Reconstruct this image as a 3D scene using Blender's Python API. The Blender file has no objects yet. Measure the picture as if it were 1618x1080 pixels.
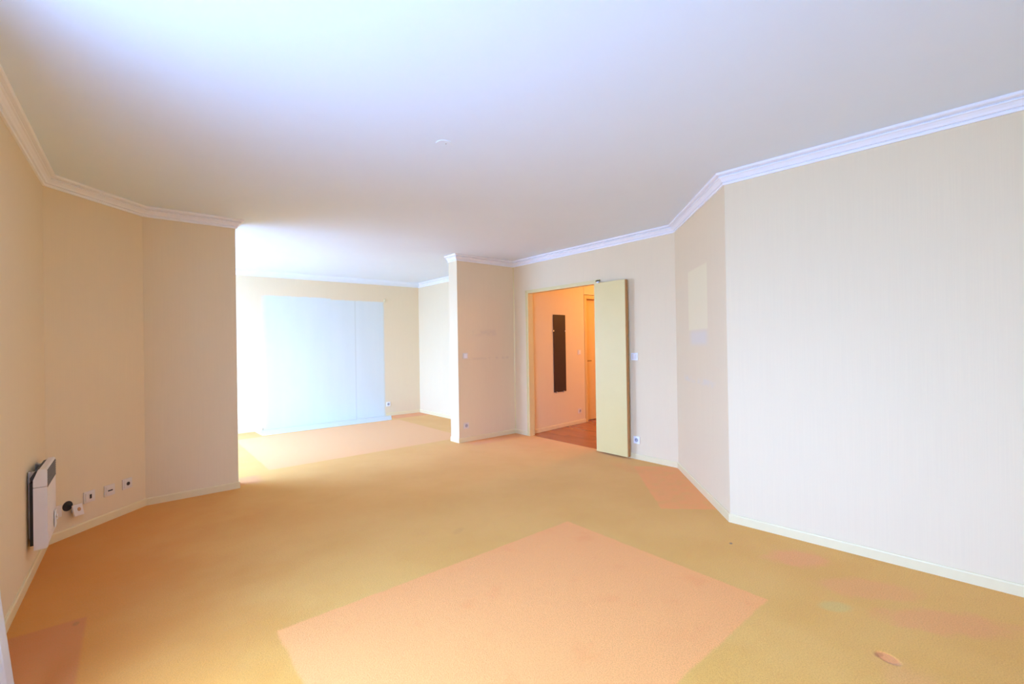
import bpy, bmesh, math, random
from mathutils import Vector, Matrix

scene = bpy.context.scene
C = scene.collection
random.seed(4)

# ------------------------------------------------------------------ camera
EYE = 1.3022
F_PX = 722.33
pitch, roll, yaw = 0.004287, -0.016013, 0.694695
Fv = Vector((math.sin(yaw)*math.cos(pitch), math.cos(yaw)*math.cos(pitch), math.sin(pitch)))
Rv = Vector((math.cos(yaw), -math.sin(yaw), 0))
Uv = Rv.cross(Fv)
R2 = math.cos(roll)*Rv + math.sin(roll)*Uv
U2 = -math.sin(roll)*Rv + math.cos(roll)*Uv
cam_data = bpy.data.cameras.new('camera')
cam_data.sensor_width = 36
cam_data.lens = F_PX/1618*36
cam_data.clip_start = 0.02
cam = bpy.data.objects.new('camera', cam_data)
C.objects.link(cam)
M = Matrix((R2, U2, -Fv)).transposed().to_4x4()
M.translation = Vector((0, 0, EYE))
cam.matrix_world = M
scene.camera = cam

# ------------------------------------------------------------------ exposure, sky, window light
scene.view_settings.view_transform = 'Standard'
scene.view_settings.look = 'None'
scene.view_settings.gamma = 1
scene.view_settings.use_curve_mapping = False
scene.view_settings.exposure = 0.84
scene.cycles.max_bounces = 16
scene.cycles.diffuse_bounces = 14
scene.cycles.sample_clamp_indirect = 8
SKY_UP = (0.37, 0.62, 1.22)
SKY_DOWN = (0.145, 0.265, 0.52)
SKY_STRENGTH = 15.0

world = bpy.data.worlds.new('daylight')
scene.world = world
world.use_nodes = True
nt = world.node_tree
bg = nt.nodes['Background']
tc = nt.nodes.new('ShaderNodeTexCoord')
sep = nt.nodes.new('ShaderNodeSeparateXYZ')
rmp = nt.nodes.new('ShaderNodeMapRange')
rmp.inputs['From Min'].default_value = -0.25
rmp.inputs['From Max'].default_value = 0.25
mixc = nt.nodes.new('ShaderNodeMix'); mixc.data_type = 'RGBA'
mixc.inputs[6].default_value = (*SKY_DOWN, 1)
mixc.inputs[7].default_value = (*SKY_UP, 1)
nt.links.new(tc.outputs['Generated'], sep.inputs[0])
nt.links.new(sep.outputs['Z'], rmp.inputs['Value'])
nt.links.new(rmp.outputs[0], mixc.inputs[0])
nt.links.new(mixc.outputs[2], bg.inputs['Color'])
bg.inputs['Strength'].default_value = SKY_STRENGTH

# windows (all in the left outer wall, X = -0.45): (y0, y1, sill, head)
WIN_MAIN = (0.0, 2.3, 0.30, 2.25)
WIN_BACK = (5.35, 7.95, 0.06, 2.36)
for wx, w in ((-0.62, WIN_MAIN), (-0.62, WIN_BACK)):
    ld = bpy.data.lights.new('window_portal', 'AREA')
    ld.shape = 'RECTANGLE'
    ld.size = w[3]-w[2]; ld.size_y = w[1]-w[0]
    ld.cycles.is_portal = True
    lo = bpy.data.objects.new('window_portal', ld)
    lo.location = (wx, (w[0]+w[1])/2, (w[2]+w[3])/2)
    lo.rotation_euler = (0, -math.pi/2, 0)
    C.objects.link(lo)

# warm lamp in the hallway behind the door (ceiling lamp outside the view)
hl = bpy.data.lights.new('hall_lamp_light', 'POINT')
hl.energy = 31; hl.color = (1.0, 0.45, 0.10); hl.shadow_soft_size = 0.09
hlo = bpy.data.objects.new('hall_lamp_light', hl)
hlo.location = (6.35, 3.75, 2.25)
C.objects.link(hlo)

# ------------------------------------------------------------------ plan of the flat (metres)
H = 2.5
P1 = (-0.4496, 4.3793); P2 = (0.0811, 4.9258); P3 = (0.7576, 4.9258)
P4 = (3.3328, 5.1235); P5 = (4.3153, 5.1235); P6 = (4.3153, 2.5339); P7 = (3.2968, 1.5378)
PR = (3.5914, -2.0)            # right wall, behind the camera
PL = (-0.54, -2.0)             # left wall, behind the camera
P9 = (4.3186, 8.0148); PB = (-0.55, 8.0886)
DY0, DY1, DH = 3.60, 4.800, 2.01    # door opening in the door wall

# ------------------------------------------------------------------ helpers
def link(name, bm, mat, parent=None, smooth=False):
    bmesh.ops.recalc_face_normals(bm, faces=bm.faces[:])
    me = bpy.data.meshes.new(name)
    bm.to_mesh(me); bm.free()
    if mat: me.materials.append(mat)
    o = bpy.data.objects.new(name, me)
    C.objects.link(o)
    if parent: o.parent = parent
    if smooth:
        for f in me.polygons: f.use_smooth = True
    return o

def box(bm, x0, x1, y0, y1, z0, z1, bevel=0.0, mat=None):
    r = bmesh.ops.create_cube(bm, size=1)
    vs = r['verts']
    for v in vs:
        v.co = Vector(((x0+x1)/2+v.co.x*(x1-x0), (y0+y1)/2+v.co.y*(y1-y0), (z0+z1)/2+v.co.z*(z1-z0)))
    if bevel:
        es = list({e for v in vs for e in v.link_edges})
        r = bmesh.ops.bevel(bm, geom=es, offset=bevel, segments=2, affect='EDGES', profile=0.7)
    return vs

def prism(bm, poly, z0, z1):
    a = [bm.verts.new((x, y, z0)) for x, y in poly]
    b = [bm.verts.new((x, y, z1)) for x, y in poly]
    bm.faces.new(a); bm.faces.new(b[::-1])
    n = len(poly)
    for i in range(n):
        bm.faces.new((a[i], a[(i+1) % n], b[(i+1) % n], b[i]))

def profile_prism(bm, prof, x0, x1):
    """prof is a list of (y, z); extruded along x"""
    a = [bm.verts.new((x0, y, z)) for y, z in prof]
    b = [bm.verts.new((x1, y, z)) for y, z in prof]
    bm.faces.new(a); bm.faces.new(b[::-1])
    n = len(prof)
    for i in range(n):
        bm.faces.new((a[i], a[(i+1) % n], b[(i+1) % n], b[i]))

def cyl(bm, c, axis, r, h, seg=32, r2=None):
    q = Vector((0, 0, 1)).rotation_difference(Vector(axis)).to_matrix().to_4x4()
    m = Matrix.Translation(Vector(c)) @ q
    bmesh.ops.create_cone(bm, cap_ends=True, segments=seg, radius1=r, radius2=r if r2 is None else r2, depth=h, matrix=m)

def sweep(bm, path, prof, closed=False):
    """path: plan points, the room on its right-hand side. prof: (out, z)"""
    n = len(path)
    P = [Vector(p) for p in path]
    rows = []
    def nrm(a, b):
        d = (b-a).normalized()
        return Vector((d.y, -d.x))
    for i in range(n):
        ns = []
        if i > 0 or closed: ns.append(nrm(P[i-1], P[i]))
        if i < n-1 or closed: ns.append(nrm(P[i], P[(i+1) % n]))
        if len(ns) == 2:
            m = (ns[0]+ns[1]).normalized()
            m = m / m.dot(ns[0])
        else: m = ns[0]
        rows.append([bm.verts.new((P[i].x+m.x*o, P[i].y+m.y*o, z)) for o, z in prof])
    k = len(prof)
    segs = n if closed else n-1
    for i in range(segs):
        a = rows[i]; b = rows[(i+1) % n]
        for j in range(k):
            bm.faces.new((a[j], a[(j+1) % k], b[(j+1) % k], b[j]))
    if not closed:
        bm.faces.new(rows[0]); bm.faces.new(rows[-1][::-1])

def tag(o, label=None, cat=None, group=None, kind=None):
    if label: o['label'] = label
    if cat: o['category'] = cat
    if group: o['group'] = group
    if kind: o['kind'] = kind
    return o

def struct(name, bm, mat, label=None):
    o = link(name, bm, mat)
    o['kind'] = 'structure'
    if label: o['label'] = label
    return o

def empty(name, loc, rz=0.0, label=None, cat=None, group=None):
    o = bpy.data.objects.new(name, None)
    o.empty_display_size = 0.05
    o.location = loc; o.rotation_euler = (0, 0, rz)
    C.objects.link(o)
    return tag(o, label, cat, group)

# ------------------------------------------------------------------ node helpers
class NB:
    def __init__(s, name, rough=0.6, spec=0.3):
        s.m = bpy.data.materials.new(name); s.m.use_nodes = True
        s.t = s.m.node_tree; s.b = s.t.nodes['Principled BSDF']
        s.b.inputs['Roughness'].default_value = rough
        s.b.inputs['Specular IOR Level'].default_value = spec
        g = s.t.nodes.new('ShaderNodeNewGeometry')
        s.pos = g.outputs['Position']; s.nor = g.outputs['Normal']
        sp = s.t.nodes.new('ShaderNodeSeparateXYZ'); s.t.links.new(s.pos, sp.inputs[0])
        s.x, s.y, s.z = sp.outputs
    def _in(s, node, i, v):
        if hasattr(v, 'is_linked') or hasattr(v, 'links'): s.t.links.new(v, node.inputs[i])
        else: node.inputs[i].default_value = v
    def math(s, op, a, b=0.0, clamp=False):
        n = s.t.nodes.new('ShaderNodeMath'); n.operation = op; n.use_clamp = clamp
        s._in(n, 0, a); s._in(n, 1, b)
        return n.outputs[0]
    def ramp(s, v, a, b):
        n = s.t.nodes.new('ShaderNodeMapRange'); n.interpolation_type = 'SMOOTHSTEP'
        s._in(n, 'Value', v); n.inputs['From Min'].default_value = a; n.inputs['From Max'].default_value = b
        return n.outputs[0]
    def band(s, v, a, b, soft=0.01):
        """1 inside a..b"""
        return s.math('MULTIPLY', s.ramp(v, a-soft, a+soft), s.math('SUBTRACT', 1.0, s.ramp(v, b-soft, b+soft)))
    def vec(s, x, y, z):
        n = s.t.nodes.new('ShaderNodeCombineXYZ')
        s._in(n, 0, x); s._in(n, 1, y); s._in(n, 2, z)
        return n.outputs[0]
    def noise(s, v=None, scale=5.0, detail=3.0, rough=0.55):
        n = s.t.nodes.new('ShaderNodeTexNoise')
        s.t.links.new(v if v is not None else s.pos, n.inputs['Vector'])
        n.inputs['Scale'].default_value = scale; n.inputs['Detail'].default_value = detail
        n.inputs['Roughness'].default_value = rough
        return n.outputs[0]
    def mix(s, f, a, b, mode='MIX'):
        n = s.t.nodes.new('ShaderNodeMix'); n.data_type = 'RGBA'; n.blend_type = mode
        s._in(n, 0, f)
        for i, v in ((6, a), (7, b)):
            if isinstance(v, tuple): n.inputs[i].default_value = (*v, 1)
            else: s.t.links.new(v, n.inputs[i])
        return n.outputs[2]
    def color(s, v):
        if isinstance(v, tuple): s.b.inputs['Base Color'].default_value = (*v, 1)
        else: s.t.links.new(v, s.b.inputs['Base Color'])
        return s
    def bump(s, h, strength=0.2, dist=0.005):
        n = s.t.nodes.new('ShaderNodeBump'); n.inputs['Strength'].default_value = strength
        n.inputs['Distance'].default_value = dist
        s.t.links.new(h, n.inputs['Height']); s.t.links.new(n.outputs[0], s.b.inputs['Normal'])
        return s
    def ellipse(s, cx, cy, rx, ry, ang=0.0, warp=None, soft=0.35):
        ca, sa = math.cos(ang), math.sin(ang)
        dx = s.math('SUBTRACT', s.x, cx); dy = s.math('SUBTRACT', s.y, cy)
        u = s.math('ADD', s.math('MULTIPLY', dx, ca/rx), s.math('MULTIPLY', dy, sa/rx))
        v = s.math('ADD', s.math('MULTIPLY', dx, -sa/ry), s.math('MULTIPLY', dy, ca/ry))
        r = s.math('SQRT', s.math('ADD', s.math('MULTIPLY', u, u), s.math('MULTIPLY', v, v)))
        if warp is not None: r = s.math('ADD', r, warp)
        return s.math('SUBTRACT', 1.0, s.ramp(r, 1-soft, 1+soft))

def plain(name, col, rough=0.5, spec=0.3, metal=0.0, var=0.04, scale=18):
    n = NB(name, rough, spec)
    k = n.noise(scale=scale)
    dk = tuple(c*(1-var) for c in col); lt = tuple(min(1, c*(1+var)) for c in col)
    n.color(n.mix(k, dk, lt))
    n.b.inputs['Metallic'].default_value = metal
    return n.m

# ------------------------------------------------------------------ wall paper
PAPER = (0.78, 0.65, 0.43)
def paper(name, marks=None):
    n = NB(name, 0.75, 0.15)
    # fine vertical ribs: noise stretched along z
    h = n.math('ADD', n.x, n.math('MULTIPLY', n.y, 1.37))
    rib = n.noise(n.vec(n.math('MULTIPLY', h, 170.0), 0.0, n.math('MULTIPLY', n.z, 2.2)), 1.0, 2.0)
    broad = n.noise(n.vec(n.math('MULTIPLY', h, 9.0), 0.0, n.math('MULTIPLY', n.z, 0.8)), 1.0, 2.0)
    c = n.mix(rib, tuple(v*0.965 for v in PAPER), tuple(min(1, v*1.03) for v in PAPER))
    c = n.mix(n.math('MULTIPLY', n.ramp(broad, 0.45, 0.75), 0.18), c, (0.75, 0.62, 0.41))
    if marks: c = marks(n, c)
    n.color(c)
    n.bump(rib, 0.25, 0.001)
    return n.m
paper_plain = paper('cream_wallpaper')

def marks_stub(n, c):      # faint rub marks where furniture stood
    w = n.noise(scale=9, detail=4)
    m = n.math('MULTIPLY', n.band(n.x, 3.58, 3.98, 0.03), n.band(n.z, 1.42, 1.50, 0.03))
    c = n.mix(n.math('MULTIPLY', m, n.ramp(w, 0.35, 0.6)), c, (0.72, 0.60, 0.42))
    m = n.math('MULTIPLY', n.band(n.x, 3.44, 4.2, 0.02), n.band(n.z, 1.095, 1.125, 0.008))
    c = n.mix(n.math('MULTIPLY', m, n.math('MULTIPLY', n.ramp(w, 0.42, 0.6), 0.7)), c, (0.68, 0.56, 0.40))
    m = n.math('MULTIPLY', n.band(n.x, 3.55, 4.05, 0.08), n.band(n.z, 1.12, 1.44, 0.05))
    return n.mix(n.math('MULTIPLY', m, 0.25), c, (0.78, 0.64, 0.44))
paper_stub = paper('rubbed_wallpaper', marks_stub)

def marks_diag(n, c):      # unfaded rectangle and grey rub marks on the slanted wall
    m = n.math('MULTIPLY', n.band(n.x, 3.60, 3.985, 0.012), n.band(n.z, 1.40, 1.94, 0.012))
    c = n.mix(n.math('MULTIPLY', m, 0.8), c, (0.83, 0.74, 0.48))
    w = n.noise(scale=6, detail=3)
    m = n.math('MULTIPLY', n.band(n.x, 3.62, 3.95, 0.06), n.band(n.z, 1.27, 1.39, 0.03))
    c = n.mix(n.math('MULTIPLY', m, 0.55), c, (0.70, 0.66, 0.6))
    m = n.math('MULTIPLY', n.band(n.x, 3.5, 4.1, 0.05), n.band(n.z, 0.93, 0.98, 0.015))
    return n.mix(n.math('MULTIPLY', m, n.math('MULTIPLY', n.ramp(w, 0.4, 0.6), 0.45)), c, (0.68, 0.64, 0.58))
paper_diag = paper('unfaded_patch_wallpaper', marks_diag)

def marks_back(n, c):      # bare pale wall where a big wardrobe stood
    w = n.noise(scale=14, detail=3)
    edge = n.math('MULTIPLY', n.math('SUBTRACT', w, 0.5), 0.03)
    hx = n.math('ADD', n.x, edge)
    hz = n.math('ADD', n.z, n.math('ADD', edge, n.math('MULTIPLY', n.ramp(n.x, 2.64, 2.66), 0.02)))
    m = n.math('MULTIPLY', n.math('MULTIPLY', n.ramp(hx, 1.55, 1.68), n.math('SUBTRACT', 1.0, n.ramp(hx, 3.597, 3.613))), n.math('SUBTRACT', 1.0, n.ramp(hz, 2.125, 2.145)))
    streak = n.noise(n.vec(n.math('MULTIPLY', n.x, 6.0), 0.0, n.math('MULTIPLY', n.z, 0.7)), 1.0, 2.0)
    pale = n.mix(streak, (0.63, 0.68, 0.64), (0.69, 0.73, 0.69))
    seam = n.band(n.x, 3.06, 3.078, 0.008)
    pale = n.mix(n.math('MULTIPLY', seam, 0.45), pale, (0.50, 0.52, 0.44))
    rim = n.band(hx, 3.585, 3.612, 0.006)
    pale = n.mix(n.math('MULTIPLY', rim, 0.4), pale, (0.6, 0.6, 0.5))
    return n.mix(m, c, pale)
paper_back = paper('bare_patch_wallpaper', marks_back)

# ------------------------------------------------------------------ carpet
def carpet():
    n = NB('ochre_carpet', 0.95, 0.05)
    big = n.noise(scale=1.6, detail=3)
    mid = n.noise(scale=9, detail=4)
    fine = n.noise(scale=170, detail=3, rough=0.75)
    warp = n.math('MULTIPLY', n.math('SUBTRACT', mid, 0.5), 1.2)
    ochre_a, ochre_b = (0.76, 0.385, 0.065), (0.81, 0.435, 0.09)
    c = n.mix(n.ramp(big, 0.3, 0.7), ochre_a, ochre_b)
    orange = (0.80, 0.37, 0.125)
    c = n.mix(n.math('MULTIPLY', n.ramp(mid, 0.5, 0.8), 0.25), c, (0.74, 0.33, 0.06))
    # unfaded carpet on the left, with the shade there painted in as orange-brown
    left_shade = n.math('SUBTRACT', 1.0, n.ramp(n.math('ADD', n.x, n.math('MULTIPLY', n.math('SUBTRACT', big, 0.5), 0.8)), -0.35, 1.0))
    c = n.mix(n.math('MULTIPLY', left_shade, 0.75), c, (0.70, 0.225, 0.015))
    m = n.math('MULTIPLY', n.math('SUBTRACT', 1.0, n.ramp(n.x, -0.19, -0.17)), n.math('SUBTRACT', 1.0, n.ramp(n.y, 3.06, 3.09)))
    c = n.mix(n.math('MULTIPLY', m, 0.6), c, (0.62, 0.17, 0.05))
    # big unfaded rectangle in the middle (a rug lay there)
    wob = n.math('MULTIPLY', n.math('SUBTRACT', mid, 0.5), 0.03)
    rx = n.math('ADD', n.x, wob); ry = n.math('ADD', n.y, wob)
    m = n.math('MULTIPLY', n.band(rx, 0.50, 2.44, 0.010), n.band(ry, 0.955, 2.325, 0.010))
    spots = n.ramp(n.noise(scale=5, detail=4), 0.55, 0.75)
    rug = n.mix(n.math('MULTIPLY', spots, 0.5), (0.95, 0.400, 0.11), (0.92, 0.325, 0.08))
    c = n.mix(m, c, rug)
    # rug ghost in the back room
    m = n.math('MULTIPLY', n.band(rx, 1.12, 3.62, 0.015), n.band(ry, 5.42, 7.52, 0.02))
    c = n.mix(n.math('MULTIPLY', m, 0.9), c, (0.86, 0.44, 0.16))
    m = n.math('MULTIPLY', n.band(n.x, 3.62, 4.4, 0.01), n.band(n.y, 7.62, 8.1, 0.01))
    c = n.mix(m, c, (0.80, 0.32, 0.08))
    # ghost of a cabinet along the slanted wall on the right
    d = n.math('MULTIPLY', n.math('SUBTRACT', n.math('SUBTRACT', n.x, n.y), 1.759), 0.7071)
    t = n.math('MULTIPLY', n.math('ADD', n.x, n.y), 0.7071)
    dw = n.math('ADD', d, wob)
    m = n.math('MULTIPLY', n.band(dw, -0.43, 0.1, 0.012), n.band(n.math('ADD', t, wob), 3.66, 4.9, 0.012))
    m = n.math('MULTIPLY', m, n.math('ADD', 0.6, n.math('MULTIPLY', n.ramp(mid, 0.35, 0.55), 0.4)))
    c = n.mix(m, c, (0.92, 0.36, 0.08))
    # deeper orange at the foot of the stub wall and the partition end
    m = n.math('MULTIPLY', n.band(n.x, 3.4, 4.35, 0.05), n.band(n.y, 4.86, 5.2, 0.05))
    c = n.mix(n.math('MULTIPLY', m, 0.7), c, (0.76, 0.32, 0.09))
    m = n.math('MULTIPLY', n.band(n.x, 0.62, 0.98, 0.05), n.band(n.y, 5.0, 5.3, 0.05))
    c = n.mix(n.math('MULTIPLY', m, 0.7), c, (0.76, 0.32, 0.12))
    # stains
    for cx, cy, a, b, ang, col, k in (
        (3.04, 1.02, 0.17, 0.10, -0.7, (0.88, 0.36, 0.12), 0.75),
        (2.93, 0.66, 0.22, 0.10, -0.9, (0.86, 0.36, 0.11), 0.6),
        (2.84, 0.36, 0.25, 0.10, -0.9, (0.86, 0.34, 0.11), 0.6),
        (2.62, 0.72, 0.07, 0.045, -0.7, (0.66, 0.50, 0.14), 0.6),
        (3.95, 2.9, 0.25, 0.10, 1.2, (0.84, 0.34, 0.07), 0.4),
        (2.2, 0.32, 0.20, 0.10, 0.8, (0.84, 0.38, 0.12), 0.4),
        (1.75, 2.72, 0.06, 0.03, 0.5, (0.62, 0.30, 0.06), 0.3),
        (-0.215, 3.03, 0.012, 0.02, 0.0, (0.30, 0.14, 0.03), 0.4)):
        m = n.ellipse(cx, cy, a, b, ang, warp if a > 0.1 else None)
        c = n.mix(n.math('MULTIPLY', m, k), c, col)
    # castor dent: orange oval with a dark side
    m = n.ellipse(2.355, 0.468, 0.042, 0.030, 1.2, None, 0.25)
    c = n.mix(m, c, (0.88, 0.36, 0.11))
    dent = m
    m = n.ellipse(2.352, 0.497, 0.012, 0.020, 1.2, None, 0.4)
    c = n.mix(n.math('MULTIPLY', m, 0.7), c, (0.60, 0.20, 0.05))
    m = n.ellipse(2.947, 1.373, 0.013, 0.009, 0.3, None, 0.3)
    c = n.mix(m, c, (0.25, 0.17, 0.08))
    # pile
    c = n.mix(n.math('MULTIPLY', n.math('SUBTRACT', 1.0, n.ramp(fine, 0.40, 0.58)), 0.36), c, (0.50, 0.22, 0.03))
    n.color(c)
    hgt = n.math('ADD', n.math('ADD', fine, n.math('MULTIPLY', mid, 1.5)), n.math('MULTIPLY', dent, -3.0))
    n.bump(hgt, 0.45, 0.006)
    n.b.inputs['Sheen Weight'].default_value = 0.15
    return n.m
carpet_mat = carpet()

def parquet():
    n = NB('hall_parquet', 0.22, 0.5)
    br = n.t.nodes.new('ShaderNodeTexBrick')
    n.t.links.new(n.vec(n.y, n.x, 0.0), br.inputs['Vector'])
    br.inputs['Scale'].default_value = 1.0
    br.inputs['Brick Width'].default_value = 0.5; br.inputs['Row Height'].default_value = 0.07
    br.inputs['Mortar Size'].default_value = 0.0012
    br.inputs['Color1'].default_value = (0.40, 0.13, 0.045, 1)
    br.inputs['Color2'].default_value = (0.30, 0.085, 0.03, 1)
    br.inputs['Mortar'].default_value = (0.12, 0.03, 0.012, 1)
    g = n.noise(n.vec(n.math('MULTIPLY', n.x, 40.0), n.math('MULTIPLY', n.y, 3.0), 0.0), 1.0, 3.0)
    n.color(n.mix(n.math('MULTIPLY', g, 0.3), br.outputs['Color'], (0.48, 0.18, 0.07)))
    return n.m
parquet_mat = parquet()

ceiling_mat = plain('ceiling_paint', (0.745, 0.83, 0.90), 0.8, 0.1, var=0.015, scale=3)
cornice_mat = plain('white_cornice_paint', (0.86, 0.86, 0.87), 0.5, 0.25, var=0.015)
skirt_mat = plain('cream_gloss_paint', (0.78, 0.67, 0.40), 0.35, 0.35, var=0.03)
frame_mat = plain('cream_door_frame_paint', (0.74, 0.62, 0.30), 0.4, 0.35, var=0.03)
leaf_mat = plain('cream_door_leaf_paint', (0.74, 0.60, 0.26), 0.4, 0.3, var=0.03, scale=4)
edge_mat = plain('brown_door_edge', (0.46, 0.24, 0.09), 0.5, 0.2)
hall_door_mat = plain('hall_door_paint', (0.72, 0.50, 0.20), 0.4, 0.3)
dark_mat = plain('dark_brown_gloss', (0.045, 0.022, 0.015), 0.3, 0.35)  # one even dark brown gloss over the whole clipped panel
clip_mat = plain('clip_metal', (0.7, 0.66, 0.6), 0.3, 0.5, metal=0.7)
plastic = plain('white_plastic', (0.82, 0.83, 0.85), 0.35, 0.4, var=0.01)
plastic_warm = plain('old_white_plastic', (0.74, 0.68, 0.62), 0.4, 0.35, var=0.02)
hole_mat = plain('dark_socket_recess', (0.04, 0.035, 0.035), 0.6, 0.2)
grey_plastic = plain('grey_socket_well', (0.42, 0.42, 0.46), 0.5, 0.3)
enamel = plain('heater_white_enamel', (0.80, 0.77, 0.75), 0.4, 0.4, var=0.02)
heater_dark = plain('heater_dark_grille_and_gap', (0.045, 0.045, 0.055), 0.5, 0.3)
steel = plain('galvanised_bracket', (0.5, 0.5, 0.52), 0.35, 0.5, metal=0.8)
brass = plain('brass_handle', (0.35, 0.22, 0.09), 0.3, 0.5, metal=0.8)
concrete = plain('bare_pale_floor', (0.66, 0.68, 0.66), 0.7, 0.2, var=0.06, scale=8)
curtain_m = NB('white_curtain_cloth', 0.8, 0.1)
curtain_m.color(curtain_m.mix(curtain_m.noise(scale=300), (0.86, 0.88, 0.92), (0.92, 0.93, 0.96)))
curtain_m.b.inputs['Subsurface Weight'].default_value = 0.0
tr = curtain_m.t.nodes.new('ShaderNodeBsdfTranslucent'); tr.inputs[0].default_value = (0.9, 0.92, 0.97, 1)
mx = curtain_m.t.nodes.new('ShaderNodeMixShader'); mx.inputs[0].default_value = 0.45
curtain_m.t.links.new(curtain_m.b.outputs[0], mx.inputs[1]); curtain_m.t.links.new(tr.outputs[0], mx.inputs[2])
curtain_m.t.links.new(mx.outputs[0], curtain_m.t.nodes['Material Output'].inputs[0])
curtain_m = curtain_m.m
glass = bpy.data.materials.new('window_glass'); glass.use_nodes = True
gt = glass.node_tree
for nd in list(gt.nodes):
    if nd.type == 'BSDF_PRINCIPLED': gt.nodes.remove(nd)
ga = gt.nodes.new('ShaderNodeBsdfTransparent'); gb = gt.nodes.new('ShaderNodeBsdfGlossy'); gb.inputs['Roughness'].default_value = 0.02
gm = gt.nodes.new('ShaderNodeMixShader'); gm.inputs[0].default_value = 0.05
gt.links.new(ga.outputs[0], gm.inputs[1]); gt.links.new(gb.outputs[0], gm.inputs[2])
gt.links.new(gm.outputs[0], gt.nodes['Material Output'].inputs[0])

# ------------------------------------------------------------------ structure
T = 0.15
bm = bmesh.new(); prism(bm, [(-1, -2.5), (4.362, -2.5), (4.362, 5.25), (4.5, 5.25), (4.5, 8.5), (-1, 8.5)], -0.12, 0.0)
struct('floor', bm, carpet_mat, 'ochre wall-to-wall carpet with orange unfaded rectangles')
bm = bmesh.new(); box(bm, 4.362, 7.6, 2.2, 5.25, -0.12, -0.003)
struct('floor_hall', bm, parquet_mat, 'red-brown parquet of the hallway')
bm = bmesh.new(); box(bm, -1, 7.6, -2.5, 8.5, H, H+0.12)
struct('ceiling', bm, ceiling_mat, 'plain white ceiling')

def wall_seg(bm, a, b, z0=0.0, z1=H, t=T, e0=0.0, e1=0.0):
    """room on the right-hand side of a->b; wall body on the left"""
    a = Vector(a); b = Vector(b); d = (b-a).normalized()
    n = Vector((-d.y, d.x))
    a2 = a-d*e0; b2 = b+d*e1
    prism(bm, [tuple(a), tuple(b), tuple(b2+n*t), tuple(a2+n*t)], z0, z1)

def at_left(y):   # X of the left wall's face at a given y
    return P1[0]+(P1[1]-y)/(P1[1]+2.0)*(PL[0]-P1[0])
def left_window_wall(bm, y_lo, y_hi, w, xf, t=0.22):
    def q(y0, y1, z0, z1):
        prism(bm, [(xf(y0), y0), (xf(y0)-t, y0), (xf(y1)-t, y1), (xf(y1), y1)], z0, z1)
    q(y_lo, w[0], 0, H); q(w[1], y_hi, 0, H); q(w[0], w[1], 0, w[2]); q(w[0], w[1], w[3], H)

bm = bmesh.new(); left_window_wall(bm, -2.0, P1[1], WIN_MAIN, at_left)
struct('wall_left', bm, paper_plain, 'left wall with the convector heater')
bm = bmesh.new(); wall_seg(bm, P1, P2, t=0.12)
struct('wall_left_diagonal', bm, paper_plain, 'short slanted wall with the row of low sockets')
bm = bmesh.new(); prism(bm, [P2, P3, (P3[0], P3[1]+0.20), (-0.45, P3[1]+0.20), (-0.45, P3[1]+0.02), (P2[0]-0.05, P2[1]+0.04)], 0, H)
struct('wall_partition', bm, paper_plain, 'partition end left of the opening to the back room')
bm = bmesh.new(); prism(bm, [P4, P5, (P5[0], P5[1]+0.20), (P4[0], P4[1]+0.20)], 0, H)
struct('wall_stub', bm, paper_stub, 'partition stub right of the opening to the back room')
bm = bmesh.new()
DT = 0.07
box(bm, P5[0], P5[0]+DT, DY1+0.028, P5[1]+0.20, 0, H)
box(bm, P5[0], P5[0]+DT, DY0-0.028, DY1+0.028, DH+0.028, H)
prism(bm, [(P6[0], P6[1]), (P6[0]+DT, P6[1]-0.02), (P6[0]+DT, DY0-0.028), (P6[0], DY0-0.028)], 0, H)
struct('wall_door', bm, paper_plain, 'wall with the doorway to the hall')
bm = bmesh.new(); wall_seg(bm, P6, P7, t=0.08)
struct('wall_right_diagonal', bm, paper_diag, 'slanted wall with a yellow unfaded rectangle')
bm = bmesh.new(); wall_seg(bm, P7, PR, t=T)
struct('wall_right', bm, paper_plain, 'long bright right wall')
bm = bmesh.new(); wall_seg(bm, PR, PL, t=T, e0=0.2, e1=0.3)
struct('wall_rear', bm, paper_plain, 'wall behind the camera')
bm = bmesh.new(); prism(bm, [PB, P9, (P9[0]+0.2, P9[1]+0.2), (PB[0]-0.2, PB[1]+0.2)], 0, H)
struct('wall_back', bm, paper_back, 'far wall with a large bare pale patch')
bm = bmesh.new(); box(bm, P9[0], P9[0]+DT, P5[1]+0.20, P9[1], 0, H)
struct('wall_back_right', bm, paper_plain, 'bright side wall of the back room')
bm = bmesh.new(); left_window_wall(bm, P3[1]+0.20, 8.09, WIN_BACK, lambda y: -0.50)
struct('wall_back_left', bm, paper_plain, 'window wall of the back room')

# hallway shell
HA, HB = (4.3853, 4.888), (5.72, 5.010)
bm = bmesh.new(); prism(bm, [HA, HB, (5.74, 5.24), (4.3853, 5.24)], 0, H)
hallpaper = paper('hall_wallpaper')
struct('wall_hall', bm, hallpaper, 'hall wall seen through the doorway')
bm = bmesh.new()
prism(bm, [(5.74, 5.23), (5.74, 5.14), (7.4, 5.14), (7.4, 5.23)], 0, H)
box(bm, 5.74, 7.4, 5.02, 5.14, 2.10, H)
box(bm, 6.62, 7.4, 5.02, 5.14, 0, 2.10)
struct('wall_hall_far', bm, hallpaper, 'hall wall around the second door')
bm = bmesh.new(); box(bm, 7.4, 7.5, 2.3, 5.24, 0, H)
struct('wall_hall_end', bm, hallpaper, 'end of the hallway')
bm = bmesh.new(); box(bm, 4.3853, 7.5, 2.3, 2.4, 0, H)
struct('wall_hall_near', bm, hallpaper, 'near end of the hallway')

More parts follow.
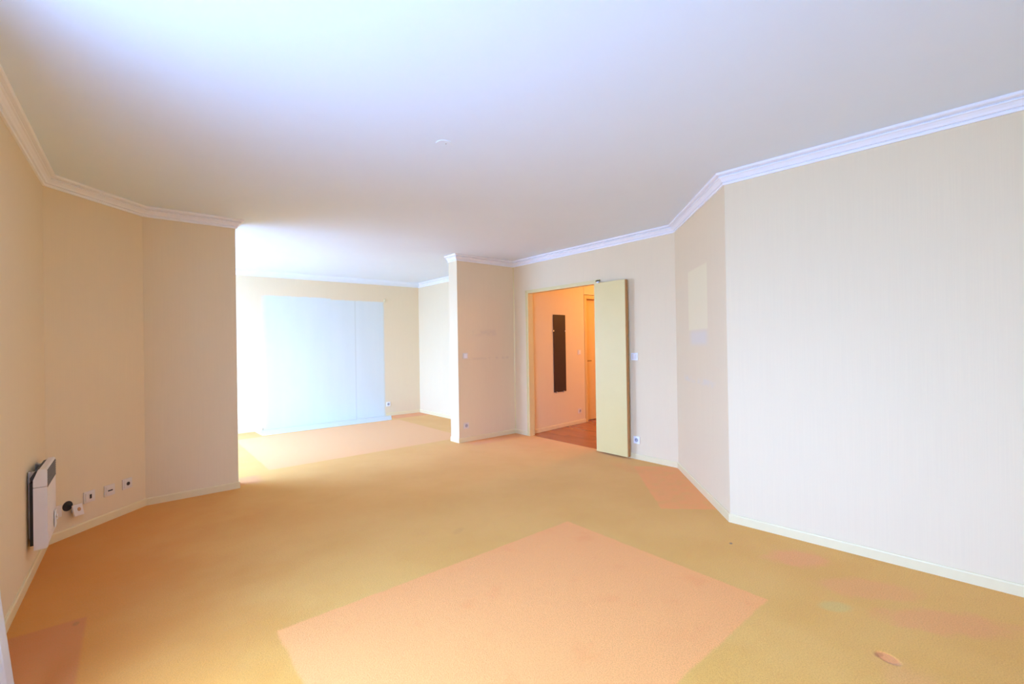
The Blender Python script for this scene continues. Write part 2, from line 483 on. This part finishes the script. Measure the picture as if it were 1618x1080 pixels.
# cornices (crown moulding) and skirting
crown = [(0, 2.42), (0.012, 2.42), (0.014, 2.426), (0.014, 2.433), (0.008, 2.439), (0.020, 2.441), (0.026, 2.452), (0.038, 2.464),
         (0.046, 2.466), (0.046, 2.472), (0.034, 2.480), (0.060, 2.483), (0.066, 2.488), (0.066, 2.4995), (0, 2.4995)]
skirt = [(0, 0), (0.012, 0), (0.012, 0.052), (0.008, 0.060), (0, 0.060)]
pe3 = (P3[0], P3[1]+0.20)
pe4 = (P4[0], P4[1]+0.20)
bm = bmesh.new(); sweep(bm, [PL, P1, P2, P3, (P3[0], P3[1]+0.15)], crown)
struct('trim_1', bm, cornice_mat, 'white stepped cornice of the left walls')
bm = bmesh.new(); sweep(bm, [pe4, P4, P5, P6, P7, PR], crown)
struct('trim_2', bm, cornice_mat, 'white stepped cornice from the stub to the right wall')
crown_shaded = [(0, 2.425), (0.06, 2.44), (0.12, 2.47), (0.14, 2.4995), (0, 2.4995)]  # flattened cornice in ceiling colour, so the far-wall run looks shaded
bm = bmesh.new(); sweep(bm, [(-0.50, 8.088), P9], crown_shaded)
struct('trim_6', bm, ceiling_mat, 'far-wall cornice of the back room, ceiling-coloured and flattened to look shaded')
bm = bmesh.new(); sweep(bm, [(P9[0], P9[1]-0.03), (P9[0], P5[1]+0.20)], crown)
struct('trim_3', bm, cornice_mat, 'white cornice of the back room')
bm = bmesh.new(); sweep(bm, [PL, P1, P2, P3, pe3], skirt)
struct('baseboard_left', bm, skirt_mat, 'cream skirting of the left walls')
bm = bmesh.new(); sweep(bm, [pe4, P4, P5, (P5[0], 4.855)], skirt)
struct('baseboard_stub', bm, skirt_mat, 'cream skirting round the partition stub')
bm = bmesh.new(); sweep(bm, [(P6[0], 3.49), P6, P7, PR], skirt)
struct('baseboard_right', bm, skirt_mat, 'cream skirting of the right walls')
def back_at(x): return PB[1]+(x-PB[0])/(P9[0]-PB[0])*(P9[1]-PB[1])
bm = bmesh.new(); sweep(bm, [(-0.50, 8.088), (1.575, back_at(1.575))], skirt)
struct('baseboard_back_left', bm, skirt_mat, 'cream skirting left of the bare patch')
bm = bmesh.new(); sweep(bm, [(3.62, back_at(3.62)), P9, (P9[0], P5[1]+0.20)], skirt)
struct('baseboard_back', bm, skirt_mat, 'cream skirting of the back room')
bm = bmesh.new(); sweep(bm, [HA, HB], skirt)
struct('baseboard_hall', bm, skirt_mat, 'cream skirting of the hallway')
# thin corner bead in the stub corner
bm = bmesh.new(); prism(bm, [(P5[0]-0.012, P5[1]), (P5[0], P5[1]), (P5[0], P5[1]-0.012)], 0.06, 2.42)
struct('trim_4', bm, frame_mat, 'slim corner bead of the stub wall')

# bare strip on the floor of the back room
bm = bmesh.new(); prism(bm, [(1.49, 7.60), (3.52, 7.57), (3.70, 7.98), (3.70, 8.01), (1.47, 8.045)], 0.0, 0.006)
struct('floor_patch', bm, concrete, 'pale bare floor strip at the foot of the far wall')

# ------------------------------------------------------------------ door frame and doors
bm = bmesh.new()
fx0, fx1 = P5[0]-0.012, P5[0]+DT+0.012
box(bm, fx0, fx1, DY1, DY1+0.028, 0, DH+0.028)              # jamb
box(bm, fx0-0.006, fx0+0.012, DY1+0.028, DY1+0.052, 0, 2.052, 0.003)
box(bm, fx0, fx1, DY0-0.028, DY0, 0, DH+0.028)
box(bm, fx0-0.006, fx0+0.012, DY0-0.085, DY0-0.028, 0, 2.052, 0.003)
box(bm, fx0, fx1, DY0, DY1, DH, DH+0.028)
box(bm, fx0-0.006, fx0+0.012, DY0-0.085, DY1+0.052, DH+0.018, 2.056, 0.003)
struct('trim_5', bm, frame_mat, 'cream frame of the doorway')

# leaf folded back against the wall
lx = 4.235
d1 = empty('door_1', (4.27, 3.555, 0.0))
tag(d1, 'narrow cream door leaf folded back flat against the wall', None, None, 'structure')
bm = bmesh.new(); box(bm, lx-4.27, lx+0.034-4.27, -0.452, -0.012, 0.020, 2.004, 0.003)
link('door_leaf', bm, leaf_mat, d1)
bm = bmesh.new(); box(bm, lx+0.003-4.27, lx+0.037-4.27, -0.459, -0.4515, 0.022, 2.002)
tag(link('door_edge', bm, edge_mat, d1), 'brown edge strip')
bm = bmesh.new()
for z in (0.25, 1.0, 1.78):
    cyl(bm, (0.006, -0.004, z), (0, 0, 1), 0.008, 0.10, 16)
link('hinge', bm, steel, d1)
bm = bmesh.new(); box(bm, 0.0, 0.024, -0.05, -0.02, 2.004, 2.03, 0.004)
link('door_catch', bm, plastic, d1)

# second door in the hallway
d2 = empty('door_2', (6.18, 5.10, 0.0)); tag(d2, 'yellow-lit flush door at the end of the hall wall', None, None, 'structure')
bm = bmesh.new()
box(bm, -0.455, -0.395, -0.095, 0.03, 0.0, 2.09, 0.004); box(bm, 0.385, 0.44, -0.095, 0.03, 0.0, 2.09, 0.004)
box(bm, -0.395, 0.385, -0.095, 0.03, 2.03, 2.09, 0.004)
link('door_frame', bm, hall_door_mat, d2)
bm = bmesh.new(); box(bm, -0.393, 0.383, -0.005, 0.033, 0.008, 2.026, 0.003)
lf = link('door_leaf', bm, hall_door_mat, d2)
bm = bmesh.new(); cyl(bm, (-0.34, -0.025, 1.0), (0, 1, 0), 0.010, 0.045, 16)
box(bm, -0.345, -0.24, -0.054, -0.040, 0.99, 1.01, 0.005)
link('door_handle', bm, brass, lf)

# ------------------------------------------------------------------ windows (outside the view, they let the daylight in)
def window(name, w, x, rail_n):
    e = empty(name, (x, (w[0]+w[1])/2, w[2]))
    tag(e, None, None, None, 'structure')
    W = (w[1]-w[0])/2; Hh = w[3]-w[2]
    bm = bmesh.new()
    box(bm, -0.03, 0.03, -W, W, 0, 0.05); box(bm, -0.03, 0.03, -W, W, Hh-0.05, Hh)
    for k in range(rail_n+1):
        y = -W+0.025+(2*W-0.05)*k/rail_n
        box(bm, -0.03, 0.03, y-0.025, y+0.025, 0.05, Hh-0.05)
    link('window_frame', bm, plastic, e)
    for k in range(rail_n):
        y0 = -W+0.05+(2*W-0.05)*k/rail_n; y1 = -W+(2*W-0.05)*(k+1)/rail_n
        bm = bmesh.new(); box(bm, -0.003, 0.003, y0, y1, 0.05, Hh-0.05)
        link('pane', bm, glass, e)
window('window_1', WIN_MAIN, -0.58, 4)
window('window_2', WIN_BACK, -0.60, 3)

# ------------------------------------------------------------------ curtain whose flared hem shows bottom left
def curtain():
    e = empty('curtain', (-0.44, 2.28, 0.0), 0, 'white curtain with flared hem at the far left edge', 'curtain')
    bm = bmesh.new()
    NY, NZ = 90, 60
    rows = []
    for j in range(NZ+1):
        z = 0.02+2.30*j/NZ
        row = []
        for i in range(NY+1):
            s = i/NY
            y = 2.06+0.44*s
            flare = min(0.045, max(0.0, (0.412-z)*0.094)) if z < 0.42 else -0.03*min(1, (z-0.42)/0.5)
            xe = -0.378+flare
            fold = 0.020*(math.cos((1-s)*math.pi*9)-1)*(0.7+0.3*math.cos(3*s+z))
            row.append(bm.verts.new((xe+fold-(-0.44), y-2.28, z)))
        rows.append(row)
    for j in range(NZ):
        for i in range(NY):
            bm.faces.new((rows[j][i], rows[j][i+1], rows[j+1][i+1], rows[j+1][i]))
    o = link('curtain_cloth', bm, curtain_m, e, True)
    md = o.modifiers.new('thickness', 'SOLIDIFY'); md.thickness = 0.0015
    bm = bmesh.new(); cyl(bm, (0.02, -0.25, 2.335), (0, 1, 0), 0.011, 1.2, 20)
    for y in (-0.8, 0.3):
        cyl(bm, (-0.01, y, 2.335), (1, 0, 0), 0.008, 0.07, 12)
    link('curtain_rod', bm, plastic, e)
curtain()

# ------------------------------------------------------------------ electric convector heater on the left wall
def heater():
    x0 = at_left(3.9)
    y0, y1 = 3.70, 4.10
    e = empty('convector_heater', (x0, y0, 0.19), 0, 'small white electric convector heater on the left wall', 'heater')
    L = y1-y0
    def pp(bm, prof, a, b):
        A = [bm.verts.new((x, a, z)) for x, z in prof]; B = [bm.verts.new((x, b, z)) for x, z in prof]
        bm.faces.new(A); bm.faces.new(B[::-1]); n = len(prof)
        for i in range(n): bm.faces.new((A[i], A[(i+1) % n], B[(i+1) % n], B[i]))
    # casing: side profile with the slanted back top
    side = [(0.028, 0.0), (0.072, 0.0), (0.080, 0.006), (0.080, 0.435), (0.074, 0.443), (0.048, 0.443), (0.028, 0.385)]
    bm = bmesh.new(); pp(bm, side, 0.006, L)
    link('casing', bm, enamel, e)
    bm = bmesh.new(); pp(bm, [(0.026, -0.002), (0.074, -0.002), (0.083, 0.006), (0.083, 0.345), (0.026, 0.345)], -0.004, 0.006)
    pp(bm, [(0.026, 0.349), (0.083, 0.349), (0.083, 0.437), (0.075, 0.446), (0.047, 0.446), (0.026, 0.388)], -0.004, 0.006)
    link('end_cap', bm, enamel, e)
    bm = bmesh.new()
    box(bm, 0.0785, 0.0815, 0.02, L-0.015, 0.335, 0.432)
    gr = link('grille', bm, heater_dark, e)
    bm = bmesh.new()
    for k in range(7):
        box(bm, 0.0815, 0.0835, 0.02, L-0.015, 0.338+k*0.0138, 0.343+k*0.0138)
    link('grille_slats', bm, plain('grille_grey', (0.25, 0.24, 0.24), 0.5), gr)
    # dark fill in place of the shadow behind the casing, and its bracket
    bm = bmesh.new(); box(bm, 0.008, 0.028, 0.03, L-0.02, 0.015, 0.37)
    tag(link('gap_shade', bm, heater_dark, e), 'dark fill for the shaded gap behind the heater')
    for b0 in (0.05, L-0.1):
        bm = bmesh.new(); box(bm, 0.0, 0.012, b0, b0+0.04, 0.05, 0.43, 0.002)
        box(bm, 0.010, 0.040, b0, b0+0.04, 0.395, 0.425, 0.003)
        link('wall_bracket', bm, steel, e)
    bm = bmesh.new(); pp(bm, [(0.012, 0.375), (0.03, 0.39), (0.044, 0.436), (0.030, 0.432), (0.012, 0.40)], 0.02, L-0.02)
    link('air_outlet', bm, heater_dark, e)
    bm = bmesh.new(); box(bm, 0.083, 0.088, L-0.12, L-0.05, 0.03, 0.13, 0.002)
    c = link('control_panel', bm, plastic, e)
    bm = bmesh.new(); cyl(bm, (0.091, L-0.085, 0.09), (1, 0, 0), 0.012, 0.008, 20)
    link('knob', bm, plastic_warm, c)
heater()

# ------------------------------------------------------------------ sockets and switches
# all built in a local frame: x to the side, -y out of the wall, z up
def wall_frame(P, n):
    """rotation so that local -y points along plan normal n"""
    return math.atan2(n[1], n[0])+math.pi/2

def power_outlet(name, x, y, z, n, label, mat=None, cat='socket', group='round wall sockets'):
    mat = mat or plastic
    e = empty(name, (x, y, z), wall_frame(None, n), label, cat, group)
    bm = bmesh.new(); box(bm, -0.040, 0.040, -0.010, 0, -0.040, 0.040, 0.004)
    link('faceplate', bm, mat, e)
    bm = bmesh.new(); cyl(bm, (0, -0.0105, 0), (0, 1, 0), 0.022, 0.003, 32)
    w = link('socket_well', bm, grey_plastic, e)
    bm = bmesh.new()
    for sx in (-0.0095, 0.0095): cyl(bm, (sx, -0.0125, 0), (0, 1, 0), 0.0026, 0.002, 12)
    cyl(bm, (0, -0.0145, 0.010), (0, 1, 0), 0.0022, 0.006, 12)
    link('contacts', bm, hole_mat, w)
    return e

def light_switch(name, x, y, z, n, label, mat=None, w=0.040):
    mat = mat or plastic
    e = empty(name, (x, y, z), wall_frame(None, n), label, 'light switch', 'square light switches')
    bm = bmesh.new(); box(bm, -w, w, -0.009, 0, -0.040, 0.040, 0.004)
    link('faceplate', bm, mat, e)
    bm = bmesh.new()
    vs = box(bm, -w*0.62, w*0.62, -0.014, -0.008, -0.028, 0.028, 0.002)
    link('rocker', bm, plastic if mat is plastic_warm else plastic_warm, e)
    return e

nx = (-1, 0); ny = (0, -1); nd = (0.7071, -0.7071)
power_outlet('power_outlet', 4.3153, 3.033, 0.213, nx, 'white wall socket low on the door wall, right of the cream door leaf')
power_outlet('power_outlet', 3.444, 5.1235, 0.217, ny, 'wall socket low on the narrow partition stub, under its light switch', plastic_warm)
power_outlet('power_outlet', 3.665, 8.0247, 0.222, ny, 'small socket on the back room far wall, beside the pale bare patch')
hd = Vector((HB[0]-HA[0], HB[1]-HA[1])).normalized(); hn = (hd.y, -hd.x)
def hall_at(x): return HA[1]+(x-HA[0])*hd.y/hd.x
power_outlet('power_outlet', 5.565, hall_at(5.565), 0.205, hn, 'small socket low on the hall wall, seen through the doorway', plastic_warm)
light_switch('light_switch', 4.3153, 3.044, 1.140, nx, 'white light switch on the door wall, right of the cream door leaf', plastic, 0.043)
light_switch('light_switch', 3.446, 5.1235, 1.152, ny, 'light switch at mid height on the narrow partition stub', plastic_warm)
light_switch('light_switch', 5.575, hall_at(5.575), 1.152, hn, 'light switch on the hall wall beside the dark panel', plastic_warm)

# row of four low boxes on the slanted left wall
dv = Vector((P2[0]-P1[0], P2[1]-P1[1])).normalized(); dn = (dv.y, -dv.x)
def on_diag(s, z, off=0.0): return (P1[0]+dv.x*s+dn[0]*off, P1[1]+dv.y*s+dn[1]*off, z)
def small_box(name, s, z, label, kind, cat):
    e = empty(name, on_diag(s, z), wall_frame(None, dn), label, cat)
    bm = bmesh.new(); box(bm, -0.041, 0.041, -0.009, 0, -0.041, 0.041, 0.003)
    f = link('faceplate', bm, plastic_warm, e)
    bm = bmesh.new(); box(bm, -0.030, 0.030, -0.012, -0.008, -0.030, 0.030, 0.002)
    link('insert', bm, plastic_warm, e)
    bm = bmesh.new()
    if kind == 'tall': box(bm, -0.003, 0.011, -0.0145, -0.011, -0.014, 0.016)
    if kind == 'slot': box(bm, -0.018, 0.018, -0.0145, -0.011, -0.005, 0.004)
    if kind == 'round': cyl(bm, (0.002, -0.013, 0.0), (0, 1, 0), 0.014, 0.004, 24)
    link('port', bm, hole_mat, e)
small_box('wall_socket', 0.286, 0.232, 'low wall plate with upright dark port, beside the loose dangling socket', 'tall', 'socket')
small_box('wall_socket', 0.442, 0.229, 'low wall plate with a thin horizontal slot, middle of the three', 'slot', 'socket')
small_box('wall_socket', 0.590, 0.235, 'low wall plate with round dark hole, nearest the wall angle', 'round', 'socket')
# torn-out socket hanging off the wall
e = empty('loose_socket', on_diag(0.165, 0.18), wall_frame(None, dn), 'socket pulled out and dangling below its dark wall hole', 'socket')
bm = bmesh.new(); cyl(bm, (-0.028, -0.001, 0.035), (0, 1, 0), 0.034, 0.004, 32)
tag(link('wall_hole', bm, hole_mat, e), 'black open hole')
bm = bmesh.new(); box(bm, -0.040, 0.040, -0.005, 0.005, -0.040, 0.040, 0.003)
fp = link('faceplate', bm, plastic_warm, e)
fp.location = (0.012, -0.035, -0.006); fp.rotation_euler = (math.radians(-14), math.radians(6), math.radians(10))
bm = bmesh.new(); cyl(bm, (0, 0.012, 0), (0, 1, 0), 0.026, 0.022, 24)
link('socket_body', bm, grey_plastic, fp)
bm = bmesh.new(); cyl(bm, (0.004, -0.0055, 0.004), (0, 1, 0), 0.013, 0.004, 24)
tag(link('socket_well', bm, plain('orange_brown_contact', (0.55, 0.27, 0.10), 0.5), fp), 'orange-brown round opening')
def wire(name, pts, r, mat, parent):
    cu = bpy.data.curves.new(name, 'CURVE'); cu.dimensions = '3D'; cu.bevel_depth = r; cu.bevel_resolution = 3
    sp = cu.splines.new('BEZIER'); sp.bezier_points.add(len(pts)-1)
    for p, c in zip(sp.bezier_points, pts):
        p.co = c; p.handle_left_type = p.handle_right_type = 'AUTO'
    cu.materials.append(mat)
    tmp = bpy.data.objects.new(name, cu)
    me = bpy.data.meshes.new_from_object(tmp); bpy.data.objects.remove(tmp)
    o = bpy.data.objects.new(name, me); C.objects.link(o); o.parent = parent
    return o
wire('wire', [(-0.028, 0.0, 0.035), (-0.02, -0.02, 0.03), (-0.002, -0.022, 0.015), (0.008, -0.018, 0.0)], 0.003, hole_mat, e)
# heater cable outlet close to the corner
e = empty('cable_outlet', on_diag(0.055, 0.20), wall_frame(None, dn), 'blank cable outlet plate in the corner behind the heater', 'outlet plate')
bm = bmesh.new(); box(bm, -0.035, 0.035, -0.012, 0, -0.04, 0.04, 0.004)
link('faceplate', bm, plastic_warm, e)
bm = bmesh.new(); cyl(bm, (0, -0.014, -0.028), (0, 0, 1), 0.006, 0.03, 16)
link('cable_sleeve', bm, plastic, e)

# ------------------------------------------------------------------ dark clipped panel in the hall
s0 = 4.925
px0, px1 = 4.925, 5.215
ang = math.atan2(hd.y, hd.x)
wl = (px1-px0)
e = empty('wall_mirror', ((px0+px1)/2, hall_at((px0+px1)/2)-0.001, 0.556), ang, 'tall narrow dark frameless mirror held by clips in the hall', 'mirror')
bm = bmesh.new(); box(bm, -wl/2, wl/2, -0.012, -0.005, 0.0, 1.183, 0.001)
link('mirror_panel', bm, dark_mat, e)
for x, z in ((-wl/2, 0.935), (wl/2, 0.935), (-wl/2+0.06, 0.0), (wl/2-0.06, 0.0)):
    bm = bmesh.new()
    if z > 0.1:
        sx = -1 if x < 0 else 1
        box(bm, x-0.012, x+0.012, -0.017, 0.0, z-0.012, z+0.012, 0.002)
    else:
        box(bm, x-0.014, x+0.014, -0.017, 0.0, -0.012, 0.008, 0.002)
    link('clip', bm, clip_mat, e)

# ------------------------------------------------------------------ ceiling rose cover
e = empty('ceiling_cap', (1.437, 2.329, 2.5), 0, 'round white cover cap flat on the ceiling', 'ceiling cap')
bm = bmesh.new(); cyl(bm, (0, 0, -0.002), (0, 0, 1), 0.044, 0.004, 48, 0.046)
link('cover', bm, ceiling_mat, e)
bm = bmesh.new(); cyl(bm, (0.01, -0.01, -0.005), (0, 0, 1), 0.004, 0.003, 16)
link('screw', bm, steel, e)

# curl of torn wallpaper at the corner of the bare patch
bm = bmesh.new()
prev = None
for k in range(9):
    a = k/8*1.9
    yy = 8.0245-0.002-0.020*(1-math.cos(a)); xx = 3.600+0.020*math.sin(a)*0.8
    va = bm.verts.new((xx, yy, 2.105)); vb = bm.verts.new((xx+0.004, yy, 2.175))
    if prev: bm.faces.new((prev[0], va, vb, prev[1]))
    prev = (va, vb)
o = link('wallpaper_curl', bm, plain('yellowed_paper', (0.82, 0.70, 0.42), 0.8, 0.1), None, True)
tag(o, 'small curl of torn wallpaper at the top corner of the pale bare patch', 'wallpaper scrap')
md = o.modifiers.new('thickness', 'SOLIDIFY'); md.thickness = 0.001
